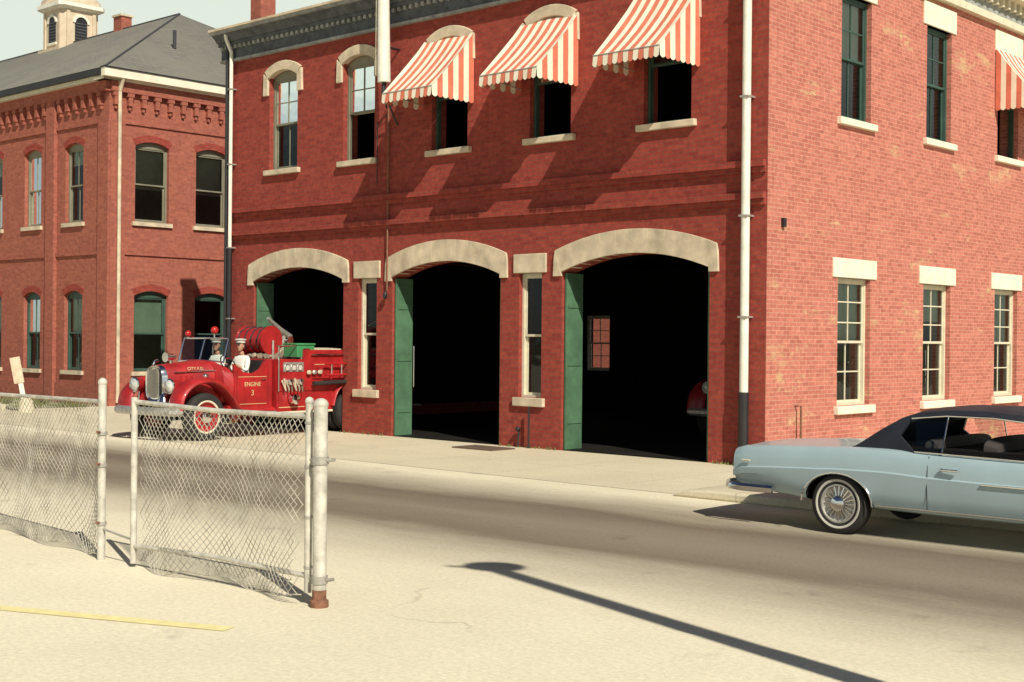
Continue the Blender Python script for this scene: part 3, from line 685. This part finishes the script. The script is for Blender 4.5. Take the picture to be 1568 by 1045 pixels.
    for k in range(3): m.ball((-3.5-.16*k, 1.09, 1.34), (.07, .04, .05), (CANV, SILV, CANV)[k], n=8)
    parts.append(("equipment", m, 0))
    m = MB(); m.box((-3.75, .55, 1.66), (-3.25, .98, 1.92), GRNB); m.box((-3.77, .54, 1.92), (-3.23, 1.0, 1.96), GRNB); m.path([(-3.6, .99, 1.84), (-3.4, .99, 1.84)], .015, CHROME)
    parts.append(("tool_box", m, .01))
    m = MB()
    m.face([(-1.46, -.7, 1.6), (-1.43, -.02, 1.61), (-1.575, -.02, 2.04), (-1.59, -.69, 2.04)], GLASS); m.face([(-1.46, .7, 1.6), (-1.43, .02, 1.61), (-1.575, .02, 2.04), (-1.59, .69, 2.04)], GLASS)
    parts.append(("windshield", m, 0))
    m = MB()
    for s in (-1, 1):
        m.box((-6.4, min(s*1.045, s*1.048), 1.5), (-3.7, max(s*1.045, s*1.048), 1.512), GOLD)
        m.box((-3.45, min(s*1.0, s*1.004), .6), (-2.72, max(s*1.0, s*1.004), .615), GOLD)
        for z in (.7, 1.26): m.box((-2.46, min(s*.9, s*.903), z), (-1.7, max(s*.9, s*.903), z+.01), GOLD)
    parts.append(("gold_striping", m, 0))
    return parts
PARTS = [(n, mb.mesh(n), b) for n, mb, b in build_truck()]
def letter(txt, size, loc, rot, parent, mat, name):
    cu = bpy.data.curves.new(name, 'FONT'); cu.body = txt; cu.size = size; cu.extrude = .002; cu.align_x = 'CENTER'; cu.materials.append(mat)
    o = bpy.data.objects.new(name, cu); sc.collection.objects.link(o); o.parent = parent; o.location = loc; o.rotation_euler = rot
def place_truck(loc, rz, parent_name="fire_truck"):
    e = empty(parent_name, loc, rz)
    for n, me, b in PARTS:
        o = bpy.data.objects.new(n, me); sc.collection.objects.link(o); o.parent = e
        if b: q = o.modifiers.new("bevel", 'BEVEL'); q.width = b; q.segments = 2; q.limit_method = 'ANGLE'; q.angle_limit = R(50)
    letter("ENGINE", .125, (-2.08, .905, 1.07), (R(90), 0, R(180)), e, GOLD, "door_lettering")
    letter("3", .16, (-2.08, .905, .88), (R(90), 0, R(180)), e, GOLD, "door_number")
    letter("CITY F.D.", .09, (-.95, .47, 1.41), (R(78), 0, R(169)), e, GOLD, "hood_lettering")
    return e
truck = place_truck((-7.35, 27.29, .0), R(-128))
place_truck(loc2w(-3.45, 3.9, .015), A+R(-90))

# ---------------------------------------------------------------- firefighters
SKIN = M("skin", (.5, .26, .17), .6, var=.1); SHIRT = M("white_shirt", (.78, .76, .7), .9, var=.08, vs=12); TROU = M("navy_trousers", (.03, .035, .06), .9); HAIR = M("dark_hair", (.04, .025, .015), .8); NAVY = M("uniform_cap", (.6, .58, .52), .7)
LIPS = M("lips", (.35, .12, .1))
def figure(name, loc, rz, parent, turn=0, hands=((.40, .13, .28), (.40, -.13, .28))):
    e = empty(name, loc, rz, parent)
    V = []; E = []; Rr = []
    def v(p, r): V.append(p); Rr.append(r); return len(V)-1
    pel = v((0, 0, 0), .135); ab = v((.01, 0, .18), .135); ch = v((.0, 0, .36), .155); nk = v((.01, 0, .5), .06); hb = v((.03, 0, .6), .055)
    E += [(pel, ab), (ab, ch), (ch, nk), (nk, hb)]
    for i, s in enumerate((1, -1)):
        sh = v((0, s*.17, .43), .07); el = v((.1, s*.25, .18), .047); h_ = hands[i]; wr = v(h_, .028); E += [(ch, sh), (sh, el), (el, wr)]
        dv = (Vector(h_)-Vector((.1, s*.25, .18))).normalized(); pm = v(tuple(Vector(h_)+dv*.06), .03); E.append((wr, pm))
        for k in range(4):
            b = Vector(h_)+dv*(.10)+Vector((0, (k-1.5)*.021, 0)); f1 = v(tuple(b+Vector((.015, 0, -.01))), .009); f2 = v(tuple(b+dv*(.03+.004*(2-abs(k-1.5)))+Vector((0, 0, -.03))), .008); f3 = v(tuple(b+Vector((.0, 0, -.055))), .007); E += [(pm, f1), (f1, f2), (f2, f3)]
        t1 = v(tuple(Vector(h_)+dv*.05+Vector((0, -s*.04, 0))), .011); t2 = v(tuple(Vector(h_)+dv*.09+Vector((0, -s*.05, -.01))), .009); E += [(wr, t1), (t1, t2)]
        hp = v((.05, s*.1, -.01), .1); kn = v((.43, s*.12, .03), .062); an = v((.5, s*.12, -.34), .042); to = v((.63, s*.13, -.38), .035); E += [(pel, hp), (hp, kn), (kn, an), (an, to)]
    me = bpy.data.meshes.new("body"); me.from_pydata(V, E, []); o = bpy.data.objects.new("body", me); sc.collection.objects.link(o); o.parent = e
    sk = o.modifiers.new("s", 'SKIN')
    for i, r in enumerate(Rr): me.skin_vertices[0].data[i].radius = (r, r*(1.15 if i in (1, 2) else 1)); me.skin_vertices[0].data[i].use_root = (i == 0)
    o.modifiers.new("u", 'SUBSURF').levels = 2
    bpy.context.view_layer.update(); dg = bpy.context.evaluated_depsgraph_get()
    nm = bpy.data.meshes.new_from_object(o.evaluated_get(dg)); o.modifiers.clear(); o.data = nm
    nm.materials.clear(); [nm.materials.append(q) for q in (SHIRT, SKIN, TROU)]
    for p in nm.polygons:
        c = p.center; p.use_smooth = True
        i = 0
        if c.z > .5: i = 1
        elif c.x > .2 and c.z > .1: i = 1
        elif c.z < .03 or c.x > .25: i = 2
        p.material_index = i
    m = MB(); T = Matrix.Translation((.05, 0, .70)) @ Matrix.Rotation(turn, 4, 'Z')
    rings = []
    for zz, rx, ry, xo in ((-.115, .02, .02, .03), (-.1, .05, .042, .025), (-.06, .075, .058, .012), (-.01, .088, .07, .0), (.04, .094, .076, -.005), (.085, .085, .07, -.01), (.115, .055, .045, -.01), (.125, .015, .012, -.01)):
        rings.append([T @ Vector((xo+rx*math.cos(2*math.pi*k/18), ry*math.sin(2*math.pi*k/18), zz)) for k in range(18)])
    m.loft(rings, SKIN)
    m.ball((.095, 0, -.02), (.018, .012, .022), SKIN, T); m.box((.078, -.022, -.062), (.083, .022, -.055), LIPS, T)
    for s in (-1, 1): m.ball((.0, s*.074, -.01), (.02, .01, .032), SKIN, T); m.ball((.08, s*.03, .012), (.01, .013, .008), WHITE, T, 8); m.ball((.087, s*.03, .012), (.005, .006, .006), BLACKP, T, 8)
    rings = [[T @ Vector((-.02+rx*math.cos(2*math.pi*k/18), ry*math.sin(2*math.pi*k/18), zz)) for k in range(18)] for zz, rx, ry in ((-.03, .07, .073), (.03, .088, .081), (.09, .085, .075), (.125, .04, .035))]
    m.loft(rings, HAIR)
    m.lathe([(.098, .06), (.1, .1), (.125, .125), (.12, .14), (.02, .155)], T, NAVY, 20); m.prism(lambda u, o_, z: tuple(T @ Vector((u, o_, z))), [(.06, .06), (.15, .045), (.155, .05), (.06, .075)], -.06, .06, BLACKP)
    m.make("head", e)
figure("firefighter", (-2.25, .38, 1.2), 0, truck, .3, ((.26, .17, .28), (.26, -.16, .28)))
figure("firefighter", (-2.25, -.4, 1.2), 0, truck, .6, ((.35, .1, .05), (.33, -.15, .06)))

# ---------------------------------------------------------------- car
BLUE = M("blue_metallic_paint", (.4, .52, .56), .36, .15, var=.05, vs=2, coat=.4)
VINYL = M("black_vinyl", (.02, .022, .032), .5, var=.3, bmp=.3, bs=200)
SEAT = M("car_seat", (.06, .05, .05), .7)
TAILR = M("tail_lens", (.25, .02, .02), .2)
WW = M("whitewall", (.6, .57, .5), .6, var=.08)
CAR = empty("parked_car", loc2w(3.36, -5.22), A)
m = MB()
st = [(0, .80, .52, .80), (.05, .88, .45, .865), (.2, .92, .41, .905), (.6, .94, .37, .93), (1.1, .95, .33, .95), (1.5, .955, .31, .968), (2.0, .955, .30, .972), (2.6, .945, .29, .945), (3.4, .94, .29, .93), (4.2, .935, .30, .925), (4.9, .92, .36, .905), (5.3, .88, .42, .87), (5.42, .82, .50, .80)]
def interp(x):
    for i in range(len(st)-1):
        if st[i][0] <= x <= st[i+1][0]:
            t = (x-st[i][0])/(st[i+1][0]-st[i][0]); t = t*t*(3-2*t) if i > 2 else t
            return [st[i][k]+(st[i+1][k]-st[i][k])*t for k in range(1, 4)]
xs = [0, .02, .05, .1, .2]+[.2+.2*k for k in range(1, 26)]+[5.3, 5.38, 5.42]
rings = []
for x in xs:
    w, zb, zt = interp(x)
    half = [(0, zb), (w*.78, zb), (w*.9, zb+.03), (w*.955, zb+.1), (w*.98, zb+.2), (w*.993, zt-.32), (w*1.0, zt-.25), (w*.983, zt-.235), (w*.98, zt-.13), (w*.962, zt-.06), (w*.925, zt-.015), (w*.88, zt+.003), (w*.8, zt+.0), (w*.5, zt+.02), (0, zt+.03)]
    rings.append([(x, y, z) for y, z in half]+[(x, -y, z) for y, z in half[1:-1][::-1]])
m.loft(rings, BLUE); m.mi(DARK)
body = m.make("body", CAR)
c = MB(); c.mi(BLUE); c.mi(DARK)
for x in (1.44, 4.42):
    for s in (-1, 1):
        T = Matrix.Translation((x, s*.85, .34)) @ Matrix.Diagonal((1, 1, .78, 1)) @ Matrix.Rotation(R(90), 4, 'X')
        c.lathe([(.42, -.25), (.42, .25)], T, DARK, 40, sm=False)
cut = c.make("cut", CAR); boolean(body, cut)
try: body.data.set_sharp_from_angle(angle=R(28))
except Exception: pass
m = MB()
for s in (-1, 1):
    for x in (1.44, 4.42):
        wheel(m, x, s*.81, s, .335, .2, SILV, WW, CHROME)
        for k in range(20):
            a = 2*math.pi*k/20; m.path([(x+.075*math.cos(a), s*.885, .335+.075*math.sin(a)), (x+.19*math.cos(a), s*.868, .335+.19*math.sin(a))], .008, CHROME, 4)
for x in (1.44, 4.42): m.path([(x, -.75, .33), (x, .75, .33)], .05, BLACKP)
m.make("wheels", CAR)
m = MB()
for s in (-1, 1):
    for x in (1.44, 4.42):
        m.path([(x+.435*math.cos(R(a)), s*.945, .34+.34*math.sin(R(a))) for a in range(0, 181, 12)], .009, CHROME, 6)
    m.path([(1.92, s*.925, .36), (3.95, s*.925, .36)], .012, CHROME, 6)
    m.path([(3.1, s*.952, .68), (4.05, s*.945, .67)], .011, CHROME, 6)
    m.loft([[(x, s*y, z) for y, z in ((yy-.03, .38), (yy+.005, .39), (yy+.01, .44), (yy-.02, .47))] for x, yy in ((-.06, .82), (0, .89), (.2, .94), (.62, .945))], CHROME)
    m.path([(2.68, s*.955, .80), (2.85, s*.965, .80)], .014, CHROME); m.ball((2.67, s*.95, .80), .02, CHROME)
    m.path([(.2, s*.925, .74), (.32, s*.935, .74)], .011, CREAM, 6)
    m.box((-.012, min(s*.3, s*.76), .6), (.02, max(s*.3, s*.76), .76), TAILR)
    for x in (2.5, 3.95): m.path([(x, s*.925, .36), (x, s*.94, .6), (x, s*.926, .82), (x, s*.885, .93)], .004, BLACKP, 4)
m.loft([[(x, y, z) for x, z in ((-.05, .38), (-.09, .41), (-.08, .48), (-.03, .5), (-.02, .38))] for y in (-.82, -.4, 0, .4, .82)], CHROME)
m.loft([[(x, y, z) for x, z in ((5.46, .38), (5.52, .42), (5.52, .5), (5.45, .52), (5.42, .38))] for y in (-.88, -.4, 0, .4, .88)], CHROME)
for s in (-1, 1):
    for y in (.5, .7): m.lathe([(.09, 0), (.08, .03), (.01, .05)], Matrix.Translation((5.41, s*y, .66)) @ Matrix.Rotation(R(90), 4, 'Y'), LENS, 16)
m.make("chrome_trim", CAR)
m = MB()
prof = [(1.50, .965, .80), (1.62, 1.04, .79), (1.85, 1.2, .74), (2.08, 1.335, .70), (2.25, 1.395, .68), (2.6, 1.435, .67), (3.0, 1.44, .665), (3.35, 1.415, .65), (3.55, 1.38, .64)]
rings = []
for x, z, hw in prof:
    rings.append([(x, hw*c_, z-(.075 if abs(c_) == 1 else .025 if abs(c_) > .85 else 0 if abs(c_) > .5 else -.015)) for c_ in (-1, -.93, -.6, 0, .6, .93, 1)]+[(x+.03, hw*c_, z-.10) for c_ in (.97, .6, 0, -.6, -.97)])
m.loft(rings, VINYL)
for s in (-1, 1):
    a = [(1.50, s*.80, .95), (2.32, s*.86, .95), (2.12, s*.80, 1.12), (2.22, s*.70, 1.32), (2.1, s*.69, 1.28), (1.85, s*.735, 1.16), (1.62, s*.785, 1.0)]
    b = [(x, y-s*.04, z) for x, y, z in a]
    n = len(a); m.add(a+b, [list(range(n)), list(range(n, 2*n))]+[(i, (i+1) % n, n+(i+1) % n, n+i) for i in range(n)], VINYL)
m.make("vinyl_roof", CAR)
m = MB()
for s in (-1, 1):
    m.path([(4.15, s*.84, .93), (3.85, s*.76, 1.16), (3.56, s*.65, 1.36)], .02, CHROME, 8)
    m.path([(2.22, s*.72, 1.31), (2.6, s*.69, 1.35), (3.1, s*.68, 1.35), (3.56, s*.66, 1.31)], .010, CHROME, 6)
    m.path([(2.62, s*.86, .94), (2.62, s*.70, 1.34)], .010, CHROME, 6)
    m.path([(3.72, s*.84, .93), (3.66, s*.70, 1.24)], .009, CHROME, 6)
    m.path([(2.32, s*.865, .965), (4.1, s*.86, .93)], .009, CHROME, 6)
m.make("window_frames", CAR)
m = MB()
m.face([(4.2, -.82, .93), (4.2, .82, .93), (3.56, .64, 1.35), (3.56, -.64, 1.35)], GLASS)
m.face([(2.33, -.85, .95), (2.6, -.85, .95), (2.6, -.70, 1.31), (2.26, -.71, 1.29)], GLASS); m.face([(2.33, .85, .95), (2.6, .85, .95), (2.6, .70, 1.31), (2.26, .71, 1.29)], GLASS)
m.make("glass", CAR)
m = MB()
m.box((2.15, -.8, .95), (3.98, .8, 1.0), DARK)
m.loft([sup(2.35, .68, .9, 1.1), sup(2.5, .68, .9, 1.12)], SEAT); m.loft([sup(3.0, .68, .9, 1.14), sup(3.15, .68, .9, 1.1)], SEAT)
m.loft([sup(3.75, .75, .9, 1.03), sup(4.1, .8, .9, .99)], SEAT)
m.path([Vector((3.62, .38+.19*math.cos(2*math.pi*k/20), 1.02+.16*math.sin(2*math.pi*k/20))) for k in range(21)], .012, BLACKP, 6)
m.make("interior", CAR)

# ---------------------------------------------------------------- light, sky, camera
w = bpy.data.worlds.new("World"); sc.world = w; w.use_nodes = True
nt = w.node_tree; sky = nt.nodes.new("ShaderNodeTexSky"); sky.sky_type = 'NISHITA'; sky.sun_disc = False
sky.sun_elevation = R(ELV); sky.sun_rotation = R(156.6); sky.dust_density = .5; sky.air_density = .6; sky.ozone_density = .6
tc = nt.nodes.new("ShaderNodeTexCoord"); sx = nt.nodes.new("ShaderNodeSeparateXYZ"); nt.links.new(tc.outputs['Generated'], sx.inputs[0])
cr = nt.nodes.new("ShaderNodeValToRGB"); nt.links.new(sx.outputs[2], cr.inputs[0])
e = cr.color_ramp.elements; e[0].position = 0; e[0].color = (.3, .3, .3, 1); e[1].position = .33; e[1].color = (0, 0, 0, 1)
for p, v in ((.13, .35), (.18, .95), (.25, .95)):
    k = e.new(p); k.color = (v, v, v, 1)
bg = nt.nodes["Background"]; nt.links.new(mixrgb(nt, cr.outputs[0], sky.outputs[0], (16, 17.5, 15.2)), bg.inputs[0]); bg.inputs[1].default_value = .05
sl = bpy.data.lights.new("sun", 'SUN'); sl.energy = 5; sl.angle = R(.4); sl.color = (1, .94, .8)
so = bpy.data.objects.new("sun", sl); sc.collection.objects.link(so); so.location = (20, -30, 30)
dv = Vector((HX*math.cos(R(ELV)), HY*math.cos(R(ELV)), -math.sin(R(ELV)))); so.rotation_euler = dv.to_track_quat('-Z', 'Y').to_euler()
cam = bpy.data.cameras.new("camera"); cam.lens = 48.2; cam.sensor_width = 36; cam.clip_end = 3000
co = bpy.data.objects.new("camera", cam); sc.collection.objects.link(co); co.location = (0, 0, 2.15); co.rotation_euler = (R(89.81), R(-.55), 0)
sc.camera = co
sc.view_settings.view_transform = 'Standard'; sc.view_settings.look = 'None'; sc.view_settings.exposure = 0
